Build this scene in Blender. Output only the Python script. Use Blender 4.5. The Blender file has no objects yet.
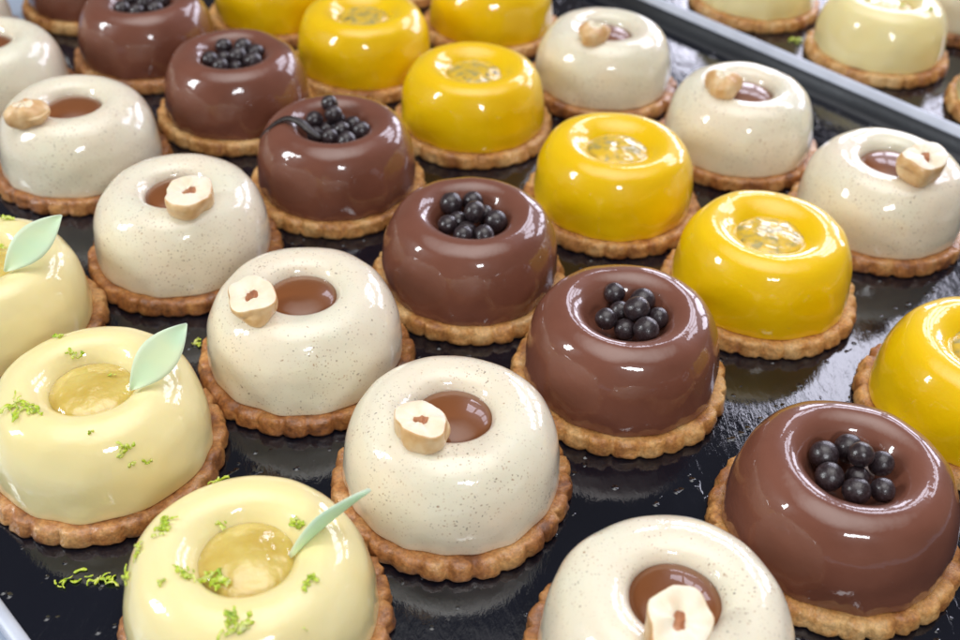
import bpy, bmesh, math, random
from mathutils import Vector, Matrix, noise
S = 0.01                       # all measures below are centimetres
scene = bpy.context.scene
COL = scene.collection
TAU = 2*math.pi

# ------------------------------------------------------------------ camera
F_PX, PITCH, ROLL, CAM_H = 1095.8, 0.68845, 0.0388, 25.357
fw = Vector((0, math.cos(PITCH), -math.sin(PITCH)))
rt = Vector((1, 0, 0)); up = rt.cross(fw)
r2 = rt*math.cos(ROLL) + up*math.sin(ROLL)
u2 = up*math.cos(ROLL) - rt*math.sin(ROLL)
camd = bpy.data.cameras.new('camera'); cam = bpy.data.objects.new('camera', camd); COL.objects.link(cam)
M = Matrix.Identity(4)
for i in range(3):
    M[i][0] = r2[i]; M[i][1] = u2[i]; M[i][2] = -fw[i]
M[2][3] = CAM_H*S
cam.matrix_world = M
camd.sensor_width = 36; camd.lens = F_PX/960*36
camd.clip_start = 0.005; camd.clip_end = 50
camd.dof.use_dof = True
camd.dof.focus_distance = 0.335
camd.dof.aperture_fstop = 12.0
scene.camera = cam

# ------------------------------------------------------------------ mesh helpers
def link(name, bm, mats, parent=None, smooth=True, loc=None):
    me = bpy.data.meshes.new(name)
    bm.normal_update(); bm.to_mesh(me); bm.free()
    if not isinstance(mats, (list, tuple)): mats = [mats]
    for m in mats: me.materials.append(m)
    if smooth:
        for p in me.polygons: p.use_smooth = True
    o = bpy.data.objects.new(name, me); COL.objects.link(o)
    if parent: o.parent = parent
    if loc is not None: o.location = loc
    return o

def spline(pts, n=6):
    out = []
    P = [pts[0]] + list(pts) + [pts[-1]]
    for i in range(1, len(P)-2):
        p0, p1, p2, p3 = (Vector(P[i-1]), Vector(P[i]), Vector(P[i+1]), Vector(P[i+2]))
        for k in range(n):
            t = k/n
            out.append(0.5*((2*p1) + (p2-p0)*t + (2*p0-5*p1+4*p2-p3)*t*t + (3*p1-p0-3*p2+p3)*t**3))
    out.append(Vector(pts[-1]))
    return out

def lathe(bm, prof, seg=96, warp=None, close_start=True, close_end=True):
    rings = []
    for j, p in enumerate(prof):
        ring = []
        for i in range(seg):
            a = TAU*i/seg
            r, z = p[0], p[1]
            if warp: r, z = warp(a, r, z)
            ring.append(bm.verts.new((r*math.cos(a)*S, r*math.sin(a)*S, z*S)))
        rings.append(ring)
    for a, b in zip(rings, rings[1:]):
        for i in range(seg):
            j = (i+1) % seg
            bm.faces.new((a[i], a[j], b[j], b[i]))
    if close_start: bm.faces.new(list(reversed(rings[0])))
    if close_end: bm.faces.new(rings[-1])
    return rings

DOME = {
 'cream':  [(3.05,0.0),(3.26,0.03),(3.33,0.16),(3.33,0.60),(3.27,1.20),(3.16,1.72),(2.96,2.18),(2.68,2.56),(2.36,2.77),(2.02,2.86),(1.70,2.84),(1.42,2.74),(1.25,2.58),(1.15,2.36),(1.10,2.0)],
 'choc':   [(3.05,0.0),(3.26,0.03),(3.33,0.16),(3.33,0.60),(3.27,1.20),(3.16,1.74),(2.97,2.20),(2.71,2.58),(2.40,2.78),(2.10,2.86),(1.80,2.80),(1.54,2.62),(1.34,2.34),(1.18,2.05),(0.9,1.85),(0.4,1.8)],
 'yellow': [(3.05,0.0),(3.26,0.03),(3.33,0.16),(3.33,0.60),(3.27,1.20),(3.16,1.74),(2.97,2.20),(2.71,2.56),(2.38,2.74),(2.06,2.79),(1.76,2.73),(1.5,2.60),(1.30,2.44),(1.14,2.27),(0.9,2.15),(0.4,2.1)],
 'lemon':  [(3.05,0.0),(3.28,0.03),(3.35,0.16),(3.35,0.60),(3.29,1.20),(3.17,1.72),(2.97,2.18),(2.69,2.56),(2.36,2.77),(2.04,2.86),(1.74,2.81),(1.50,2.66),(1.32,2.42),(1.2,2.12),(1.1,1.85),(0.5,1.8)],
}
def dome_mesh(kind, seed):
    bm = bmesh.new()
    pr = spline(DOME[kind], 5)
    off = Vector((seed*7.13, seed*3.7, seed*1.9))
    def warp(a, r, z):
        v = Vector((r*math.cos(a), r*math.sin(a), z))
        n1 = noise.noise(v*0.45+off); n2 = noise.noise(v*1.3+off*2)
        w = min(1.0, z/0.8)
        low = 0.11*noise.noise(Vector((math.cos(a)*4.5, math.sin(a)*4.5, seed*5.1)))*(1-w)
        return r + 0.075*n1*w + 0.025*n2*w + low, z + (0.04*n1 + 0.01*n2)*w
    lathe(bm, pr, 112, warp)
    return bm

WORLD = [(0.0, (0.14,0.115,0.10)), (0.4, (0.09,0.08,0.08)), (0.81, (0.09,0.09,0.105)), (0.91, (1.3,1.28,1.27)), (1.0, (2.9,2.86,2.82))]
WSTR = 1.0
WIN = (9, 56, 130); NP = 4; WRAD = 6.5
EXPO = 0.38

# x, y of every tartlet on the trays (cm), kind
CAKES = {
'H0':(-28.10,52.40,'cream'),
'H1':(-23.30,46.50,'cream'),
'H2':(-17.50,40.90,'cream'),
'H3':(-11.63,34.69,'cream'),
'H4':(-6.02,28.81,'cream'),
'H5':(-0.69,23.33,'cream'),
'H6':(5.21,17.05,'cream'),
'K0':(-22.10,57.60,'choc'),
'C0':(-17.36,51.47,'choc'),
'C1':(-11.76,46.05,'choc'),
'C2':(-6.34,40.01,'choc'),
'C3':(-0.48,33.74,'choc'),
'C4':(4.90,28.42,'choc'),
'C5':(10.88,21.84,'choc'),
'Y0':(-11.71,56.93,'yellow'),
'Y1':(-6.36,51.26,'yellow'),
'Y2':(-0.72,45.75,'yellow'),
'Y3':(5.36,39.39,'yellow'),
'Y4':(10.61,33.60,'yellow'),
'Y5':(16.72,27.37,'yellow'),
'Y6':(-0.06,56.51,'yellow'),
'Y7':(-6.00,62.20,'yellow'),
'W1':(5.62,50.19,'cream'),
'W2':(11.47,44.64,'cream'),
'W3':(16.50,38.90,'cream'),
'L1':(-17.28,29.87,'lemon'),
'L2':(-11.68,24.01,'lemon'),
'L3':(-5.81,17.90,'lemon'),
'P1':(15.17,61.25,'lemon'),
'P2':(20.70,55.20,'lemon'),
'P3':(26.30,60.30,'cream'),
'P4':(26.60,49.40,'lemon'),
}

# ------------------------------------------------------------------ materials
def mat(name, color, rough=0.4, **kw):
    m = bpy.data.materials.new(name); m.use_nodes = True
    b = m.node_tree.nodes['Principled BSDF']
    b.inputs['Base Color'].default_value = (*color, 1)
    b.inputs['Roughness'].default_value = rough
    for k, v in kw.items():
        b.inputs[k.replace('_', ' ')].default_value = v
    return m, m.node_tree, b

def coords(nt, rnd=True):
    """object coordinates (metres) shifted per object so that no two pieces share a pattern"""
    tc = nt.nodes.new('ShaderNodeTexCoord')
    if not rnd: return tc.outputs['Object']
    oi = nt.nodes.new('ShaderNodeObjectInfo')
    ml = nt.nodes.new('ShaderNodeMath'); ml.operation = 'MULTIPLY'; ml.inputs[1].default_value = 3.0
    nt.links.new(oi.outputs['Random'], ml.inputs[0])
    ad = nt.nodes.new('ShaderNodeVectorMath'); ad.operation = 'ADD'
    nt.links.new(tc.outputs['Object'], ad.inputs[0]); nt.links.new(ml.outputs[0], ad.inputs[1])
    return ad.outputs[0]

def tnoise(nt, vec, scale, detail=3, rough=0.5, dist=0.0):
    n = nt.nodes.new('ShaderNodeTexNoise'); n.inputs['Scale'].default_value = scale
    n.inputs['Detail'].default_value = detail; n.inputs['Roughness'].default_value = rough
    n.inputs['Distortion'].default_value = dist
    nt.links.new(vec, n.inputs['Vector']); return n.outputs['Fac']

def ramp(nt, fac, stops):
    r = nt.nodes.new('ShaderNodeValToRGB')
    el = r.color_ramp.elements
    while len(el) < len(stops): el.new(0.5)
    for e, (p, c) in zip(el, stops):
        e.position = p; e.color = (*c, 1) if len(c) == 3 else c
    nt.links.new(fac, r.inputs['Fac']); return r.outputs['Color']

def mixc(nt, fac, a, b, mode='MIX'):
    m = nt.nodes.new('ShaderNodeMix'); m.data_type = 'RGBA'; m.blend_type = mode
    for sock, v in ((m.inputs[0], fac), (m.inputs[6], a), (m.inputs[7], b)):
        if isinstance(v, (int, float)): sock.default_value = v
        elif isinstance(v, tuple): sock.default_value = (*v, 1)
        else: nt.links.new(v, sock)
    return m.outputs[2]

def math_(nt, op, a, b=0.0):
    m = nt.nodes.new('ShaderNodeMath'); m.operation = op
    for s, v in ((m.inputs[0], a), (m.inputs[1], b)):
        if isinstance(v, (int, float)): s.default_value = v
        else: nt.links.new(v, s)
    return m.outputs[0]

def bump(nt, b, height, strength, dist=0.001, coat=True, prev=None):
    n = nt.nodes.new('ShaderNodeBump'); n.inputs['Strength'].default_value = strength
    n.inputs['Distance'].default_value = dist
    nt.links.new(height, n.inputs['Height'])
    if prev is not None: nt.links.new(prev, n.inputs['Normal'])
    nt.links.new(n.outputs[0], b.inputs['Normal'])
    if coat: nt.links.new(n.outputs[0], b.inputs['Coat Normal'])
    return n.outputs[0]

def sss(b, w, rad, scale=0.002):
    b.inputs['Subsurface Weight'].default_value = w
    b.inputs['Subsurface Radius'].default_value = rad
    b.inputs['Subsurface Scale'].default_value = scale

MT = {}
# hazelnut cream glaze with ground vanilla and nut specks
m, nt, b = mat('cream_glaze', (0.74, 0.69, 0.56), 0.30, Coat_Weight=1.0, Coat_Roughness=0.02, Coat_IOR=1.5)
v = coords(nt)
def specks(nt, v, scale, thr, soft, keep):
    vo = nt.nodes.new('ShaderNodeTexVoronoi'); vo.inputs['Scale'].default_value = scale
    nt.links.new(v, vo.inputs['Vector'])
    sep = nt.nodes.new('ShaderNodeSeparateColor'); nt.links.new(vo.outputs['Color'], sep.inputs[0])
    # cell's random number decides whether it has a speck and how large
    size = math_(nt, 'MULTIPLY', sep.outputs[0], thr)
    d = math_(nt, 'SUBTRACT', size, vo.outputs['Distance'])
    f = math_(nt, 'MULTIPLY', d, 1/soft); f = math_(nt, 'MINIMUM', math_(nt, 'MAXIMUM', f, 0.0), 1.0)
    k = math_(nt, 'LESS_THAN', sep.outputs[1], keep)
    return math_(nt, 'MULTIPLY', f, k)
wob = nt.nodes.new('ShaderNodeTexNoise'); wob.inputs['Scale'].default_value = 350; nt.links.new(v, wob.inputs['Vector'])
ws = nt.nodes.new('ShaderNodeVectorMath'); ws.operation = 'SCALE'; ws.inputs['Scale'].default_value = 0.0022; nt.links.new(wob.outputs['Color'], ws.inputs[0])
wa = nt.nodes.new('ShaderNodeVectorMath'); wa.operation = 'ADD'; nt.links.new(v, wa.inputs[0]); nt.links.new(ws.outputs[0], wa.inputs[1]); v2 = wa.outputs[0]
s1 = specks(nt, v2, 1150, 0.50, 0.30, 0.95)
s2 = specks(nt, v2, 560, 0.28, 0.16, 0.40)
dens = ramp(nt, tnoise(nt, v, 45, 2), [(0.40, (0.22,)*3), (0.62, (1,)*3)])
sp = math_(nt, 'MINIMUM', math_(nt, 'ADD', math_(nt, 'MULTIPLY', s1, dens), s2), 1.0)
sp = math_(nt, 'MULTIPLY', sp, 0.72)
cloud = ramp(nt, tnoise(nt, v, 38, 3), [(0.35, (0.86, 0.76, 0.59)), (0.65, (0.83, 0.79, 0.62))])
scol = ramp(nt, tnoise(nt, v, 260, 1), [(0.4, (0.13, 0.07, 0.035)), (0.6, (0.42, 0.21, 0.08))])
nt.links.new(mixc(nt, sp, cloud, scol), b.inputs['Base Color']); b.inputs['Specular IOR Level'].default_value = 0.2
sss(b, 0.25, (1.0, 0.7, 0.45), 0.0022)
bump(nt, b, tnoise(nt, v, 150, 3, 0.55), 0.26, 0.001)
MT['cream'] = m

def glaze(name, c1, c2, rough, coat_r, bs, sw, rad):
    m, nt, b = mat(name, c1, rough, Coat_Weight=1.0, Coat_Roughness=coat_r, Coat_IOR=1.5)
    v = coords(nt)
    nt.links.new(ramp(nt, tnoise(nt, v, 40, 3), [(0.35, c1), (0.65, c2)]), b.inputs['Base Color'])
    if sw: sss(b, sw, rad, 0.0025)
    b.inputs['Specular IOR Level'].default_value = 0.2
    pv = nt.nodes.new('ShaderNodeTexVoronoi'); pv.inputs['Scale'].default_value = 130; nt.links.new(v, pv.inputs['Vector'])
    ps = nt.nodes.new('ShaderNodeSeparateColor'); nt.links.new(pv.outputs['Color'], ps.inputs[0])
    pr_ = math_(nt, 'MULTIPLY', ps.outputs[0], 0.07)
    pit = math_(nt, 'MULTIPLY', math_(nt, 'MINIMUM', math_(nt, 'MAXIMUM', math_(nt, 'MULTIPLY', math_(nt, 'SUBTRACT', pr_, pv.outputs['Distance']), 30), 0.0), 1.0), math_(nt, 'LESS_THAN', ps.outputs[1], 0.22))
    n0 = bump(nt, b, pit, -0.5, 0.0004)
    n1 = bump(nt, b, tnoise(nt, v, 110, 3, 0.55), bs*1.5, 0.001, prev=n0)
    bump(nt, b, tnoise(nt, v, 600, 2, 0.5), bs*0.8, 0.0003, prev=n1)
    return m
MT['choc'] = glaze('milk_chocolate_glaze', (0.170, 0.060, 0.036), (0.205, 0.077, 0.048), 0.36, 0.014, 0.12, 0, None)
MT['yellow'] = glaze('yellow_glaze', (0.88, 0.55, 0.000), (0.91, 0.59, 0.001), 0.36, 0.014, 0.16, 0.2, (1.0, 0.6, 0.05))
MT['lemon'] = glaze('pale_lemon_glaze', (0.93, 0.78, 0.37), (0.93, 0.81, 0.43), 0.32, 0.02, 0.15, 0.35, (1.0, 0.75, 0.3))

# shortcrust bases
def biscuit(name, dark, mid, light, coat, cr):
    m, nt, b = mat(name, mid, 0.6, Coat_Weight=coat, Coat_Roughness=cr)
    v = coords(nt)
    base = ramp(nt, tnoise(nt, v, 90, 5, 0.65), [(0.36, dark), (0.50, mid), (0.64, light)])
    grain = ramp(nt, tnoise(nt, v, 900, 3, 0.7), [(0.35, (0.72,)*3), (0.6, (1.08,)*3)])
    nt.links.new(mixc(nt, 1.0, base, grain, 'MULTIPLY'), b.inputs['Base Color'])
    n1 = bump(nt, b, tnoise(nt, v, 1100, 4, 0.7), 0.5, 0.0004, coat=False)
    n2 = bump(nt, b, tnoise(nt, v, 250, 3, 0.6), 0.6, 0.0010, prev=n1)
    cw = ramp(nt, tnoise(nt, v, 120, 2), [(0.42, (coat*0.3,)*3), (0.55, (coat,)*3)])
    nt.links.new(cw, b.inputs['Coat Weight'])
    return m
MT['bis_gold'] = biscuit('golden_shortcrust', (0.36, 0.13, 0.03), (0.62, 0.30, 0.085), (0.76, 0.47, 0.19), 0.6, 0.16)
MT['bis_brown'] = biscuit('brown_shortcrust', (0.17, 0.055, 0.014), (0.40, 0.15, 0.038), (0.60, 0.29, 0.09), 1.0, 0.08)
MT['bis_mid'] = biscuit('baked_shortcrust', (0.24, 0.08, 0.022), (0.50, 0.21, 0.06), (0.66, 0.36, 0.13), 1.0, 0.10)

m, nt, b = mat('ganache', (0.20, 0.066, 0.018), 0.35, Coat_Weight=0.8, Coat_Roughness=0.03, Coat_IOR=1.4, IOR=1.35)
v = coords(nt); bump(nt, b, tnoise(nt, v, 140, 2), 0.12, 0.001)
MT['ganache'] = m
m, nt, b = mat('dark_crunchy_pearl', (0.018, 0.011, 0.014), 0.38, Coat_Weight=0.5, Coat_Roughness=0.22)
v = coords(nt)
nt.links.new(ramp(nt, tnoise(nt, v, 1500, 3, 0.7), [(0.45, (0.018, 0.009, 0.011)), (0.72, (0.055, 0.040, 0.046))]), b.inputs['Base Color'])
bump(nt, b, tnoise(nt, v, 900, 3, 0.6), 0.35, 0.0004)
MT['pearl'] = m
m, nt, b = mat('lemon_gel', (0.72, 0.50, 0.13), 0.12, Coat_Weight=1.0, Coat_Roughness=0.03)
v = coords(nt)
nt.links.new(ramp(nt, tnoise(nt, v, 120, 3), [(0.3, (0.60, 0.42, 0.08)), (0.7, (0.72, 0.57, 0.17))]), b.inputs['Base Color'])
sss(b, 0.5, (1.0, 0.6, 0.15), 0.003); bump(nt, b, tnoise(nt, v, 230, 3), 0.45, 0.0012)
MT['gel'] = m
m, nt, b = mat('passion_jelly', (0.50, 0.36, 0.06), 0.3, Coat_Weight=0.8, Coat_Roughness=0.07)
v = coords(nt)
nt.links.new(ramp(nt, tnoise(nt, v, 260, 3), [(0.38, (0.40, 0.33, 0.10)), (0.5, (0.66, 0.45, 0.05)), (0.65, (0.80, 0.52, 0.02))]), b.inputs['Base Color'])
sss(b, 0.3, (1.0, 0.6, 0.15), 0.002); bump(nt, b, tnoise(nt, v, 170, 1), 0.15, 0.0012)
MT['jelly'] = m
m, nt, b = mat('seed_in_gel', (0.07, 0.07, 0.035), 0.4, Coat_Weight=0.4, Coat_Roughness=0.12)
MT['seed'] = m
def nutmat(name, a, c, d, rough, coat=0.15):
    m, nt, b = mat(name, c, rough, Coat_Weight=coat, Coat_Roughness=0.25)
    v = coords(nt)
    nt.links.new(ramp(nt, tnoise(nt, v, 130, 3), [(0.3, a), (0.5, c), (0.7, d)]), b.inputs['Base Color'])
    sss(b, 0.3, (1.0, 0.6, 0.35), 0.0015); bump(nt, b, tnoise(nt, v, 500, 3), 0.25, 0.0005)
    return m
MT['nut_flesh'] = nutmat('hazelnut_flesh', (0.88, 0.72, 0.50), (0.91, 0.81, 0.62), (0.93, 0.85, 0.70), 0.45)
MT['nut_skin'] = nutmat('roasted_hazelnut_side', (0.62, 0.34, 0.13), (0.76, 0.50, 0.24), (0.86, 0.66, 0.40), 0.4, 0.35)
MT['nut_hollow'] = nutmat('hazelnut_hollow', (0.38, 0.13, 0.06), (0.55, 0.26, 0.13), (0.72, 0.44, 0.26), 0.6)
m, nt, b = mat('mint_chocolate', (0.50, 0.76, 0.52), 0.5, Coat_Weight=0.05, Coat_Roughness=0.3)
v = coords(nt)
nt.links.new(ramp(nt, tnoise(nt, v, 60, 3), [(0.35, (0.55, 0.80, 0.54)), (0.65, (0.68, 0.84, 0.50))]), b.inputs['Base Color'])
sss(b, 0.5, (0.7, 1.0, 0.7), 0.003)
MT['mint'] = m
m, nt, b = mat('lime_peel', (0.36, 0.58, 0.03), 0.4, Coat_Weight=0.3, Coat_Roughness=0.2)
v = coords(nt)
nt.links.new(ramp(nt, tnoise(nt, v, 500, 3), [(0.35, (0.30, 0.46, 0.02)), (0.5, (0.54, 0.68, 0.04)), (0.65, (0.74, 0.80, 0.25))]), b.inputs['Base Color'])
sss(b, 0.4, (0.8, 1.0, 0.2), 0.001)
MT['lime'] = m
m, nt, b = mat('vanilla_pod', (0.016, 0.008, 0.006), 0.4, Coat_Weight=0.25, Coat_Roughness=0.1)
v = coords(nt); bump(nt, b, tnoise(nt, v, 700, 3), 0.4, 0.0006)
MT['pod'] = m

# black tray lined with creased glossy film: streaks run along the tray's diagonal to the camera
m, nt, b = mat('black_tray_film', (0.004, 0.005, 0.010), 0.10, IOR=1.68)
tc = nt.nodes.new('ShaderNodeTexCoord')
mp = nt.nodes.new('ShaderNodeMapping'); mp.inputs['Rotation'].default_value = (0, 0, math.radians(12)); mp.inputs['Scale'].default_value = (1.0, 0.30, 1.0)
nt.links.new(tc.outputs['Object'], mp.inputs['Vector'])
v = mp.outputs[0]
vz = nt.nodes.new('ShaderNodeMapping'); vz.inputs['Rotation'].default_value = (0, 0, math.radians(45)); vz.inputs['Scale'].default_value = (1, 1, 1)
nt.links.new(tc.outputs['Object'], vz.inputs['Vector'])
n1 = bump(nt, b, tnoise(nt, v, 420, 4, 0.65, 0.4), 0.16, 0.0006, coat=False)
n2 = bump(nt, b, tnoise(nt, vz.outputs[0], 26, 3, 0.5), 0.07, 0.0030, coat=False, prev=n1)
vo = nt.nodes.new('ShaderNodeTexVoronoi'); vo.inputs['Scale'].default_value = 260; nt.links.new(vz.outputs[0], vo.inputs['Vector'])
wv = nt.nodes.new('ShaderNodeTexWave'); wv.inputs['Scale'].default_value = 22; wv.inputs['Distortion'].default_value = 3.0
nt.links.new(vz.outputs[0], wv.inputs['Vector'])
dots = math_(nt, 'MULTIPLY', math_(nt, 'MAXIMUM', math_(nt, 'SUBTRACT', 0.30, vo.outputs['Distance']), 0.0), math_(nt, 'MULTIPLY', 3.3, math_(nt, 'GREATER_THAN', wv.outputs['Fac'], 0.90)))
n3 = bump(nt, b, dots, 0.6, 0.0008, coat=False, prev=n2)
m3 = nt.nodes.new('ShaderNodeMapping'); m3.inputs['Rotation'].default_value = (0, 0, math.radians(-18)); m3.inputs['Scale'].default_value = (2.2, 1.0, 1.0)
nt.links.new(tc.outputs['Object'], m3.inputs['Vector'])
spot = ramp(nt, tnoise(nt, m3.outputs[0], 42, 3, 0.6), [(0.66, (0,)*3), (0.80, (1,)*3)])
bump(nt, b, math_(nt, 'MULTIPLY', spot, tnoise(nt, v, 330, 4, 0.7, 0.6)), 0.9, 0.0014, coat=False, prev=n3)
nt.links.new(ramp(nt, tnoise(nt, vz.outputs[0], 60, 4), [(0.35, (0.03,)*3), (0.7, (0.10,)*3)]), b.inputs['Roughness'])
MT['film'] = m
m, nt, b = mat('dark_tray_lip', (0.022, 0.025, 0.031), 0.38, Metallic=0.3)
v = coords(nt, False); bump(nt, b, tnoise(nt, v, 300, 3), 0.15, 0.0006, coat=False)
MT['lip'] = m
m, nt, b = mat('dull_aluminium', (0.40, 0.43, 0.50), 0.5, Metallic=0.15)
v = coords(nt, False)
nt.links.new(ramp(nt, tnoise(nt, v, 90, 4), [(0.3, (0.50, 0.54, 0.64)), (0.7, (0.58, 0.62, 0.72))]), b.inputs['Base Color'])
MT['alu'] = m
m, nt, b = mat('grey_blue_table', (0.30, 0.36, 0.45), 0.35)
v = coords(nt, False)
nt.links.new(ramp(nt, tnoise(nt, v, 20, 4), [(0.3, (0.26, 0.32, 0.41)), (0.7, (0.34, 0.40, 0.50))]), b.inputs['Base Color'])
MT['table'] = m

# ------------------------------------------------------------------ pieces of a tartlet (cm, z=0 is the top of the biscuit)
def base_mesh(seed):
    bm = bmesh.new(); rng = random.Random(seed); n = 25 + rng.randint(0, 2); ph = rng.random()*6
    off = Vector((seed*4.1, seed*2.3, 7))
    pr = [(0.02, 0.0), (1.6, 0.0), (2.8, 0.0), (3.15, 0.0), (3.30, 0.015), (3.42, 0.03), (3.53, 0.03), (3.62, 0.01), (3.68, -0.05), (3.71, -0.14), (3.735, -0.28), (3.75, -0.40), (3.75, -0.50), (3.70, -0.585), (3.3, -0.6), (1.5, -0.6), (0.02, -0.6)]
    def warp(a, r, z):
        w = max(0, min(1, (r-3.15)/0.5))
        aa = a + 0.03*noise.noise(Vector((math.cos(a)*2, math.sin(a)*2, seed)))
        g = 1-abs(math.sin(n*aa/2+ph))
        cut = g**2.6*(0.75+0.5*noise.noise(Vector((aa*3, seed, 0))))
        v = Vector((r*math.cos(a), r*math.sin(a), z*1.5))
        n1 = noise.noise(v*0.8+off); n2 = noise.noise(v*3.5+off); n3 = noise.noise(v*8+off)
        r += w*(-0.19*cut + 0.015*(1-g) + 0.09*n1 + 0.05*n2 + 0.03*n3)
        if z > -0.3: z += w*(-0.10*cut + 0.08*n1 + 0.06*n2 + 0.03*n3) + (1-w)*0.01*n2
        return r, z
    lathe(bm, pr, 240, warp)
    return bm

def disc_mesh(kind, seed):
    bm = bmesh.new(); off = Vector((seed*2.7, seed*5.3, 1.3))
    P = {'ganache': [(1.28,2.10),(1.24,2.30),(1.12,2.44),(0.92,2.54),(0.6,2.63),(0.3,2.67),(0.02,2.68)],
         'gel':     [(1.38,2.02),(1.32,2.20),(1.17,2.33),(0.94,2.43),(0.6,2.51),(0.3,2.54),(0.02,2.55)],
         'jelly':   [(1.36,2.15),(1.28,2.32),(1.10,2.42),(0.85,2.48),(0.55,2.54),(0.3,2.56),(0.02,2.56)]}[kind]
    amp = {'ganache': 0.015, 'gel': 0.05, 'jelly': 0.05}[kind]; fq = {'ganache': 0.7, 'gel': 1.4, 'jelly': 1.9}[kind]
    def warp(a, r, z):
        v = Vector((r*math.cos(a), r*math.sin(a), 0))*fq+off
        return r, z + amp*noise.noise(v)*min(1, (1.36-r)*4) + amp*0.4*noise.noise(v*2.7)*min(1, (1.36-r)*4)
    lathe(bm, spline(P, 4), 72, warp, close_start=False)
    return bm

def ball(bm, c, r, squash=(1, 1, 1), seed=0, amp=0.03, sub=3):
    q = bmesh.ops.create_icosphere(bm, subdivisions=sub, radius=1)
    for v in q['verts']:
        n = v.co.copy()
        k = 1 + amp*noise.noise(n*1.6+Vector((seed, seed*2, 3)))
        v.co = Vector((n.x*squash[0], n.y*squash[1], n.z*squash[2]))*r*k*S + Vector(c)*S

def relax(pts, radii, floor=2.1):
    P = [Vector(p) for p in pts]
    for it in range(60):
        for i in range(len(P)):
            for j in range(i):
                d = P[i]-P[j]; m = (radii[i]+radii[j])*0.97
                L = d.length
                if L < m:
                    d = d.normalized() if L > 1e-6 else Vector((0, 0, 1))
                    P[i] += d*(m-L)*0.5; P[j] -= d*(m-L)*0.5
        for p in P:
            h = math.hypot(p.x, p.y)
            if h > 1.15: p.x *= 1.15/h*0.5+0.5; p.y *= 1.15/h*0.5+0.5
            p.z = max(p.z, floor + 0.18*max(0, h-0.6))
    return P

def nut_mesh(seed, whole=False):
    bm = bmesh.new(); off = Vector((seed*3.1, seed, 2))
    if whole:
        P = [(0.02,0.0),(0.35,0.03),(0.62,0.16),(0.78,0.36),(0.80,0.58),(0.70,0.80),(0.48,0.95),(0.22,1.02),(0.02,1.03)]
    else:
        P = [(0.02,0.0),(0.42,0.03),(0.66,0.14),(0.80,0.36),(0.86,0.70),(0.86,0.92),(0.80,0.98),(0.64,1.0),(0.42,0.985),(0.24,0.95),(0.16,0.86),(0.09,0.78),(0.02,0.75)]
    pr = spline(P, 3); N = len(pr)
    def warp(a, r, z):
        v = Vector((math.cos(a), math.sin(a), z*0.8))
        n1 = noise.noise(v*1.1+off); n2 = noise.noise(v*2.8+off)
        k = 1+0.30*n1+0.04*n2
        if z > 0.6: k *= 1+0.5*math.cos(2*a+seed*2)*max(0.0, 1-r/0.5)
        if z > 0.6: z += 0.13*r*math.cos(a+seed*3)
        return r*k*(1-0.10*math.cos(2*a+seed)), z*(1+0.22*noise.noise(v*0.9+off*1.7)) + (0.05*n2 if z > 0.6 else 0)
    lathe(bm, pr, 48, warp)
    bm.faces.ensure_lookup_table()
    for i, f in enumerate(bm.faces):
        ring = i//48
        if whole: f.material_index = 0 if ring < N*0.8 else 1
        else: f.material_index = 0 if ring < 17 else (1 if ring < 28 else 2)
    return bm

def leaf_obj(parent, base, tip, normal, width, seed=0):
    bm = bmesh.new()
    base, tip = Vector(base), Vector(tip); L = (tip-base).length
    u = (tip-base).normalized(); w = u.cross(Vector(normal)).normalized(); n = w.cross(u)
    NU, NV = 18, 8; T = 0.035
    rows = {}
    for side in (1, -1):
        for i in range(NU+1):
            t = i/NU
            hw = width*0.5*(math.sin(math.pi*min(1, t*0.97+0.015))**0.95)
            for j in range(NV+1):
                s = j/NV*2-1
                p = base + u*(L*t) + w*(hw*s) + n*(0.14*math.sin(math.pi*t) + 0.08*(s*s)*width - 0.0)
                p += n*side*T*(1-0.75*abs(s)**4)*(1 if 0 < i < NU else 0.3)
                p += n*0.02*noise.noise(p*1.5)
                rows[(side, i, j)] = bm.verts.new((p+Vector((0, 0, 0)))*S)
    for side in (1, -1):
        for i in range(NU):
            for j in range(NV):
                q = [rows[(side, i, j)], rows[(side, i+1, j)], rows[(side, i+1, j+1)], rows[(side, i, j+1)]]
                bm.faces.new(q if side == 1 else q[::-1])
    for i in range(NU):
        for j in (0, NV):
            q = [rows[(1, i, j)], rows[(-1, i, j)], rows[(-1, i+1, j)], rows[(1, i+1, j)]]
            bm.faces.new(q if j == 0 else q[::-1])
    for j in range(NV):
        for i in (0, NU):
            q = [rows[(1, i, j)], rows[(1, i, j+1)], rows[(-1, i, j+1)], rows[(-1, i, j)]]
            bm.faces.new(q if i == 0 else q[::-1])
    bmesh.ops.recalc_face_normals(bm, faces=bm.faces)
    return link('chocolate_leaf', bm, MT['mint'], parent, loc=(0, 0, 0.6*S))

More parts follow.
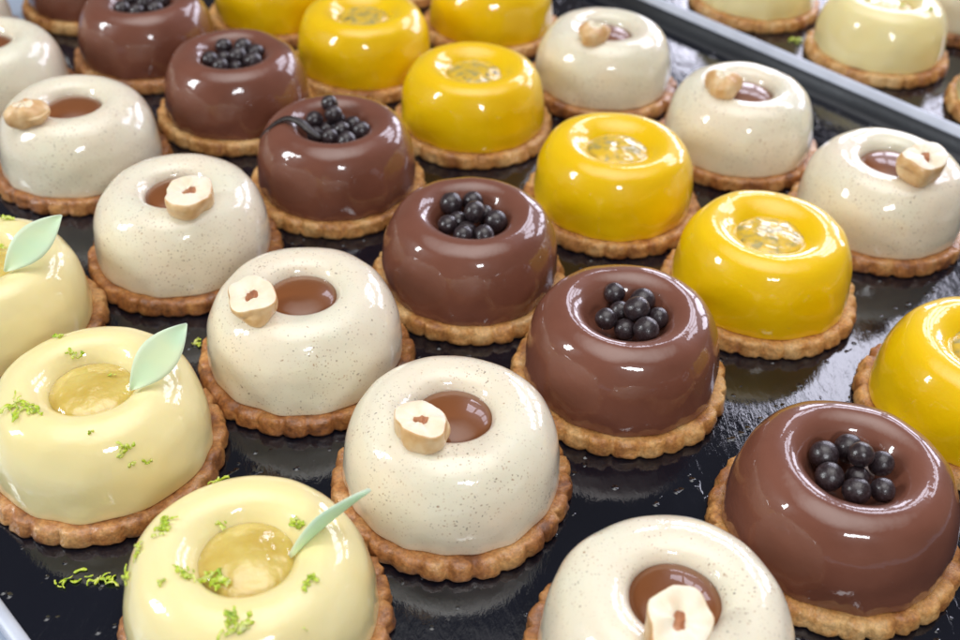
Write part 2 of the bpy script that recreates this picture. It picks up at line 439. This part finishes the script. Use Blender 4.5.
def zest_mesh(seed, size, n):
    """a clump of short curled shavings around the origin, z up (cm)"""
    bm = bmesh.new(); rng = random.Random(seed)
    for k in range(int(n*1.3)):
        a = rng.random()*TAU; L = size*rng.uniform(0.22, 0.62); curl = rng.uniform(-2.4, 2.4)
        c = Vector((rng.gauss(0, size*0.27), rng.gauss(0, size*0.17), rng.uniform(0.03, 0.06)))
        wd = rng.uniform(0.02, 0.07); lift = rng.uniform(0, 0.06)
        prev = None; p = c.copy(); ang = a; tw = rng.uniform(-0.9, 0.9)
        NS = 7
        for i in range(NS+1):
            t = i/NS
            d = Vector((math.cos(ang), math.sin(ang), 0)); s = Vector((-math.sin(ang)*math.cos(tw), math.cos(ang)*math.cos(tw), math.sin(tw)))
            q = p + Vector((0, 0, lift*math.sin(math.pi*t)))
            ww = wd*(0.5+0.5*math.sin(math.pi*t)) * (1+0.35*math.sin(9*t+k))
            up_ = d.cross(s)*0.011
            cur = [bm.verts.new((q+s*ww+up_)*S), bm.verts.new((q-s*ww+up_)*S), bm.verts.new((q-s*ww-up_)*S), bm.verts.new((q+s*ww-up_)*S)]
            if prev:
                for e in range(4): bm.faces.new((prev[e], prev[(e+1) % 4], cur[(e+1) % 4], cur[e]))
            else: bm.faces.new(cur[::-1])
            prev = cur
            p += d*(L/NS); ang += curl/NS
        bm.faces.new(prev)
    bmesh.ops.recalc_face_normals(bm, faces=bm.faces)
    return bm

def tube(bm, pts, radii, seg=12, flat=1.0):
    P = spline(pts, 6); rings = []
    for i, p in enumerate(P):
        d = (P[min(i+1, len(P)-1)]-P[max(i-1, 0)]).normalized()
        s = d.cross(Vector((0, 0, 1))).normalized(); t = s.cross(d)
        x = i/(len(P)-1)*(len(radii)-1); k = min(int(x), len(radii)-2); r = radii[k]+(radii[k+1]-radii[k])*(x-k)
        rings.append([bm.verts.new((p+(s*math.cos(TAU*j/seg)+t*flat*math.sin(TAU*j/seg))*r)*S) for j in range(seg)])
    for a, b_ in zip(rings, rings[1:]):
        for j in range(seg): bm.faces.new((a[j], a[(j+1) % seg], b_[(j+1) % seg], b_[j]))
    bm.faces.new(rings[0][::-1]); bm.faces.new(rings[-1])

from mathutils.bvhtree import BVHTree

NUT = {  # x, y, z, tilt x, tilt y, rot z, scale, whole
'H0':(-0.9,-1.3,2.62,0,0,0,1,True),'H1':(-1.2,-1.2,2.62,0,0,1,1.0,True),
'H2':(-0.97,-1.75,2.62,0.15,-0.2,0.3,0.95,True),'H3':(0.87,-1.5,2.6,0.0,0.1,2.2,1.0,False),'H4':(-1.2,-1.4,2.58,0.05,-0.12,0.6,0.92,False),
'H5':(-0.82,-1.3,2.62,-0.05,-0.05,1.2,0.92,False),'H6':(-0.23,-1.35,2.6,0.1,0,4.0,1.0,False),'W1':(-0.75,-1.5,2.55,0.1,0,2,0.95,True),
'W2':(-1.2,-0.7,2.6,0.1,-0.1,1,1.0,True),'W3':(0.45,-1.6,2.62,-0.05,0.1,0.5,1.1,False),'P3':(-0.5,-1.2,2.6,0,0,0,1,True)}
PEARL = {
'C4':[(-0.35,1.1),(0.43,0.54),(0.27,0.21),(-0.62,-0.32),(0.36,-0.67),(1.01,-0.06)],
'C5':[(-0.69,0.39),(-0.02,0.66),(0.1,0.08),(-0.74,-0.28),(0.84,0.23),(-0.02,-0.8),(0.48,-0.8)],
'C3':[(-0.87,0.87),(0.06,1.14),(0.06,0.07),(-0.73,-0.5),(0.91,-0.07),(-0.12,-1.1),(0.38,-1.06)],
'C2':[(-0.46,1.25),(-0.8,0.5),(0.04,0.7),(-0.1,-0.68),(0.64,-1.0),(1.12,-0.09),(0.1,0.1)],
'C1':[(-0.77,1.1),(0.28,1.19),(-0.99,-0.26),(0.07,0.14),(0.95,0.62),(0.86,-0.4),(-0.31,-0.9)],
'C0':[(-0.8,-0.6),(0.0,-0.9),(0.8,-0.5),(0.1,0.2),(-0.7,0.5),(0.8,0.6)],
'K0':[(-0.5,0),(0.5,0.3),(0,-0.7),(0.2,0.9)]}
ZEST = {
'L2':[(-1.35,1.75,.35,5),(-0.81,1.24,.4,7),(-1.6,-1.45,.75,12),(-1.1,-1.62,.5,8),(0.73,-2.21,.16,2),(1.65,-2.4,.48,10),(2.2,-2.33,.22,4),(1.86,-2.51,.22,3),(0.52,0.46,.2,4),(-2.6,-1.0,.35,4)],
'L3':[(-1.2,2.6,.45,7),(-2.26,0.65,.5,9),(-2.2,0.35,.4,6),(-2.75,-0.1,.5,8),(-3.0,-0.55,.4,6),(-0.8,0.94,.35,6),(-1.41,-0.89,.5,9),(-0.8,-0.75,.6,12),(-0.5,-0.95,.45,9),(-1.83,-1.21,.28,5),(1.25,0.92,.42,9),(1.8,-1.0,.45,8),(0.11,-2.35,.6,14),(1.83,-2.1,.14,2)],
'L1':[(0.3,0.97,.5,9),(0.29,2.24,.6,9),(-0.4,2.4,.5,7)],
'P2':[(1.58,-1.45,.4,8),(-0.06,1.0,.5,9),(0.5,-0.2,.5,8)],'P1':[(1,1,.4,7)],'P4':[(0,1.0,.4,7)]}
LEAF = {'L1':((1.35,-0.95,2.85),(3.07,0.54,4.2),(0.25,-0.65,0.75),1.15),
        'L2':((1.43,-0.55,2.85),(2.93,1.0,4.2),(0.25,-0.65,0.75),1.15),
        'L3':((1.15,0.0,2.4),(3.2,0.86,4.15),(-0.60,0.75,0.35),1.0)}

LABEL = {
'H0': 'cream tartlet fragment in the very top left corner',
'H1': 'cream tartlet cut by the left edge below the top left corner fragment',
'H2': 'cream tartlet with a smooth tan hazelnut left of its centre, near the left edge',
'H3': 'speckled cream tartlet with its hazelnut on the right front of the chocolate centre',
'H4': 'speckled cream tartlet with a hollow hazelnut left of a fully round chocolate centre',
'H5': 'speckled cream tartlet whose cut hazelnut overlaps the centre, right of the edge-on mint leaf',
'H6': 'cream tartlet cut off by the bottom edge, hazelnut in front of its centre',
'K0': 'brown tartlet at the top left, only its lower side and golden base showing',
'C0': 'brown tartlet with black pearls cut by the top edge',
'C1': 'brown tartlet with black pearls directly behind the one with the vanilla strip',
'C2': 'brown tartlet with a dark vanilla strip over its rim beside black pearls',
'C3': 'brown tartlet with black pearls in the centre, directly behind the speckled middle cream one',
'C4': 'brown tartlet with separate black pearls, just left of the ring-lit yellow one',
'C5': 'largest brown tartlet with black pearls, nearest the bottom right corner',
'Y0': 'leftmost yellow tartlet, cut by the top edge beside the chocolate row',
'Y1': 'yellow tartlet touching the top edge, its seedy centre just in view',
'Y2': 'yellow tartlet wholly in view, farthest back, behind the vanilla strip one on the right',
'Y3': 'yellow tartlet with seedy centre directly left of the middle right cream tartlet',
'Y4': 'yellow tartlet with a bright ring on top, nearest fully visible yellow one',
'Y5': 'yellow tartlet cut off by the right edge behind the largest brown one',
'Y6': 'rightmost yellow tartlet cut by the top edge, no centre in view',
'Y7': 'sliver of golden tartlet base at the top edge between two yellow tartlets',
'W1': 'farthest cream tartlet by the tray rim, blocky hazelnut over its centre',
'W2': 'middle one of three cream tartlets along the right rim, hazelnut on its left',
'W3': 'cream tartlet by the right edge with a large hazelnut right of its centre',
'L1': 'pale lemon tartlet with a mint leaf, cut off by the left edge',
'L2': 'lower left pale lemon tartlet with amber gel and a broad upright mint leaf',
'L3': 'pale lemon tartlet at the bottom with an edge-on mint leaf and much zest',
'P1': 'leftmost pale lemon tartlet on the far tray, cut by the top edge',
'P2': 'pale lemon tartlet with green zest in its middle, beside the far tray rim',
'P3': 'off white tartlet cut by the top right corner on the far tray',
'P4': 'tartlet on the far tray cut by the right edge, mostly base showing',
}
KIND = {'cream': ('hazelnut_tartlet', 'cream hazelnut tartlets'), 'choc': ('chocolate_tartlet', 'chocolate pearl tartlets'),
        'yellow': ('yellow_tartlet', 'yellow glazed tartlets'), 'lemon': ('lemon_tartlet', 'pale lemon tartlets')}
BIS = {'cream': 'bis_brown', 'choc': 'bis_gold', 'yellow': 'bis_gold', 'lemon': 'bis_mid'}
BISX = {'H5': 'bis_mid', 'W1': 'bis_mid', 'W2': 'bis_mid', 'W3': 'bis_mid', 'C0': 'bis_mid','P1':'bis_gold','P2':'bis_gold','P4':'bis_gold'}

def on_surface(tree, x, y, dz=0.0):
    loc, nor, i, d = tree.ray_cast(Vector((x, y, 6))*S, Vector((0, 0, -1)))
    return (loc, nor) if loc is not None else (Vector((x, y, 2.2))*S, Vector((0, 0, 1)))

def tartlet(key, x, y, kind, seed):
    name, grp = KIND[kind]
    t = bpy.data.objects.new(name, None); COL.objects.link(t)
    t.empty_display_size = 0.01
    t.location = (x*S, y*S, -0.6*S); t.rotation_euler = (0, 0, 0)
    t['label'] = LABEL[key]; t['category'] = 'tartlet'; t['group'] = grp
    link('biscuit_base', base_mesh(seed), MT[BISX.get(key, BIS[kind])], t, loc=(0, 0, 0.6*S))
    bm = dome_mesh(kind, seed); bm.normal_update(); tree = BVHTree.FromBMesh(bm)
    link('glaze_dome', bm, MT[kind], t, loc=(0, 0, 0.57*S))
    rng = random.Random(seed*13+5)
    if kind == 'cream':
        link('chocolate_filling', disc_mesh('ganache', seed), MT['ganache'], t, loc=(0, 0, 0.57*S))
        nx, ny, nz, tx, ty, rz, sc, whole = NUT[key]
        o = link('hazelnut', nut_mesh(seed, whole), [MT['nut_skin'], MT['nut_flesh'], MT['nut_hollow']], t)
        o.location = (nx*S, ny*S, (nz+0.6)*S); o.rotation_euler = (Matrix.Rotation(tx, 3, 'X') @ Matrix.Rotation(ty, 3, 'Y') @ Matrix.Rotation(rz, 3, 'Z')).to_euler(); o.scale = (sc, sc, sc*1.05)
    elif kind == 'choc':
        pts = PEARL[key]; pp = [(a, b_, 2.45) for a, b_ in pts]; rr = [rng.uniform(0.34, 0.45) for _ in pp]
        if key == 'C2': pp[0] = (-0.3, 1.0, 3.05)
        for ex in {'C5': [(0.1,-0.1,2.0)], 'C4': [(0.0,-0.4,2.0),(-0.1,0.5,2.0)], 'C3': [(0.4,0.5,2.1),(-0.5,0.3,2.1),(-0.2,-0.4,2.1)], 'C2': [(-0.3,0.2,2.2),(0.7,0.6,2.3),(-0.7,-0.3,2.3),(0.0,0.4,2.7)], 'C1': [(0.3,-0.6,2.2),(-0.4,0.4,2.3)]}.get(key, []): pp.append(ex); rr.append(0.37)
        pts3 = relax(pp, rr, 2.25)
        first = None
        for i, p in enumerate(pts3):
            bm = bmesh.new(); ball(bm, (0, 0, 0), rr[i], (1, 1, rng.uniform(0.92, 1.0)), seed+i*1.7, 0.05)
            o = link('chocolate_pearl', bm, MT['pearl'], t, loc=(p.x*S, p.y*S, (p.z+0.57)*S))
            o.rotation_euler = (rng.random()*3, rng.random()*3, rng.random()*3)
        if key == 'C2':
            bm = bmesh.new(); tube(bm, [(-2.95,-1.0,2.42),(-2.45,-0.55,2.80),(-1.9,-0.30,2.98),(-1.35,-0.35,2.85),(-0.9,-0.6,2.62),(-0.45,-0.75,2.4)], [0.02,0.08,0.17,0.24,0.22,0.14], flat=0.45)
            link('vanilla_strip', bm, MT['pod'], t, loc=(0, 0, 0.6*S))
    elif kind == 'yellow':
        j = link('seed_jelly', disc_mesh('jelly', seed), MT['jelly'], t, loc=(0, 0, 0.57*S))
        for i in range(5):
            a = rng.random()*TAU; r = 0.95*math.sqrt(rng.random())
            bm = bmesh.new(); ball(bm, (0, 0, 0), 0.17, (1.3, 0.8, 0.5), seed+i, 0.1, 2)
            o = link('seed', bm, MT['seed'], j, loc=(r*math.cos(a)*S, r*math.sin(a)*S, (2.455-0.06*r)*S)); o.rotation_euler = (rng.uniform(-.4,.4), rng.uniform(-.4,.4), rng.random()*3)
    else:
        link('lemon_gel', disc_mesh('gel', seed), MT['gel'], t, loc=(0, 0, 0.57*S))
        if key in LEAF:
            leaf_obj(t, *LEAF[key])
        for i, (a, b_, sz, n) in enumerate(ZEST.get(key, [])):
            loc, nor = on_surface(tree, a, b_)
            if math.hypot(a, b_) < 1.25: loc = Vector((a, b_, 2.47))*S; nor = Vector((0, 0, 1))
            o = link('lime_zest', zest_mesh(seed*31+i, sz, n), MT['lime'], t)
            o.location = loc + Vector((0, 0, 0.57*S)); o.rotation_mode = 'QUATERNION'
            o.rotation_quaternion = nor.to_track_quat('Z', 'Y')
    return t

for i, (k, (x, y, kind)) in enumerate(CAKES.items()):
    tartlet(k, x, y, kind, i*1.37+0.6)

# zest fallen on the tray
for i, (x, y, sz, n, lab) in enumerate([
    (-10.65, 19.3, 0.75, 10, 'larger tuft of lime zest on the black tray beside the bottom lemon tartlet'),
    (-11.65, 19.0, 0.6, 6, 'smaller strip of lime zest nearest the lower left corner of the tray'),
    (-10.18, 29.57, 0.55, 6, 'crumb of lime zest on the tray right of the broad upright mint leaf'),
    (16.75, 56.75, 0.7, 10, 'bit of lime zest on the far tray between two lemon tartlets at its rim')]):
    o = link('lime_zest', zest_mesh(77+i, sz, n), MT['lime'], loc=(x*S, y*S, -0.59*S))
    o['label'] = lab; o['category'] = 'lime zest'; o['group'] = 'lime zest fallen on the trays'

# ------------------------------------------------------------------ trays. s runs across them, t along them (both at 45 degrees)
def st(s, t, z): return Vector(((s-t)*math.sqrt(.5), (s+t)*math.sqrt(.5), z))*S
def strip(name, profile, t0, t1, m, parent=None, n=60, smooth=True):
    bm = bmesh.new(); rows = []
    for k in range(n+1):
        t = t0+(t1-t0)*k/n
        sh = 0.03*(t-28) if profile[0][0] > 40 else 0
        rows.append([bm.verts.new(st(s+sh, t, z)) for s, z in profile])
    for a, b_ in zip(rows, rows[1:]):
        for j in range(len(profile)-1): bm.faces.new((a[j], b_[j], b_[j+1], a[j+1]))
    bmesh.ops.recalc_face_normals(bm, faces=bm.faces)
    return link(name, bm, m, parent, smooth)
def slab(name, s0, s1, t0, t1, z0, z1, m, parent=None, sk=0.0):
    bm = bmesh.new(); V = [bm.verts.new(st(s + (sk*(t-28) if s > 40 else 0), t, z)) for z in (z0, z1) for s, t in ((s0, t0), (s1, t0), (s1, t1), (s0, t1))]
    for f in ((3,2,1,0),(4,5,6,7),(0,1,5,4),(1,2,6,5),(2,3,7,6),(3,0,4,7)): bm.faces.new([V[i] for i in f])
    bmesh.ops.recalc_face_normals(bm, faces=bm.faces)
    return link(name, bm, m, parent, False)
def tray(label, s0, s1, t0, t1):
    t = bpy.data.objects.new('baking_tray', None); COL.objects.link(t); t.location = (0, 0, 0)
    t['label'] = label; t['category'] = 'tray'
    return t
near = tray('black film lined baking tray holding the big group of tartlets', 4, 47.5, -10, 55)
slab('tray_floor', 3.75, 47.3, -9, 56, -0.75, -0.6, MT['film'], near, 0.03)
strip('raised_lip', [(47.28,-0.60),(47.44,-0.55),(47.62,-0.38),(47.80,-0.10),(47.92,0.10),(47.97,0.15),(48.02,0.10),(47.98,-0.7)], -9, 56, MT['lip'], near)
strip('edge_strip', [(3.75,-0.6),(3.70,-0.50),(3.58,-0.48),(3.40,-0.50),(3.32,-0.62),(3.32,-1.0)], -9, 56, MT['alu'], near)
far = tray('second tray beyond the pale metal rim at the upper right with lemon tartlets', 48, 90, -10, 60)
slab('tray_floor', 49.0, 92, -12, 60, -0.75, -0.6, MT['film'], far)
strip('metal_rim', [(48.10,-0.9),(48.08,-0.05),(48.10,0.14),(48.18,0.24),(48.34,0.38),(48.40,0.42),(48.54,0.42),(48.62,0.37),(48.82,-0.2),(49.0,-0.6)], -12, 60, MT['alu'], far)
tb = slab('table', -60, 140, -70, 110, -2.0, -1.0, MT['table']); tb['kind'] = 'structure'

# ------------------------------------------------------------------ light
w = bpy.data.worlds.new('World'); scene.world = w; w.use_nodes = True
nt = w.node_tree; bg = nt.nodes['Background']
tc = nt.nodes.new('ShaderNodeTexCoord'); sx = nt.nodes.new('ShaderNodeSeparateXYZ'); nt.links.new(tc.outputs['Generated'], sx.inputs[0])
c = ramp(nt, sx.outputs['Z'], WORLD)
nt.links.new(c, bg.inputs['Color']); bg.inputs['Strength'].default_value = WSTR

def area(name, pos, target, wd, ht, rad, color):
    d = bpy.data.lights.new(name, 'AREA'); d.shape = 'RECTANGLE'; d.size = wd*S; d.size_y = ht*S
    d.energy = rad*math.pi*(wd*S)*(ht*S); d.color = color
    o = bpy.data.objects.new(name, d); COL.objects.link(o)
    o.location = Vector(pos)*S
    dr = (Vector(target)-Vector(pos)); o.rotation_euler = dr.to_track_quat('-Z', 'Y').to_euler()
    return o
area('side_window', (-100, 12, 56), (0, 35, 0), 13, 36, 30, (0.93, 0.98, 1.0))
area('lamp_behind_camera', (15, -36, 46), (0, 35, 0), 17, 9, 30, (0.92, 0.95, 1.0))
# bright window to the right and behind, split into panes
ctr = Vector((5, 32, 0)); AZ0, AZ1, D = WIN
for i in range(NP):
    az = math.radians(AZ0 + (AZ1-AZ0)*(i+0.5)/NP); half = D*math.tan(math.radians((AZ1-AZ0)/NP/2))
    for z0, z1 in ((20, 52), (80, 118)):
        p = ctr + Vector((math.sin(az)*D, math.cos(az)*D, (z0+z1)/2))
        area('window_pane', p, (5, 32, (z0+z1)/2), 2*half*0.82, z1-z0, WRAD, (0.84, 0.84, 1.0))
scene.view_settings.view_transform = 'Standard'
scene.view_settings.look = 'None'
scene.view_settings.exposure = EXPO
scene.cycles.max_bounces = 8
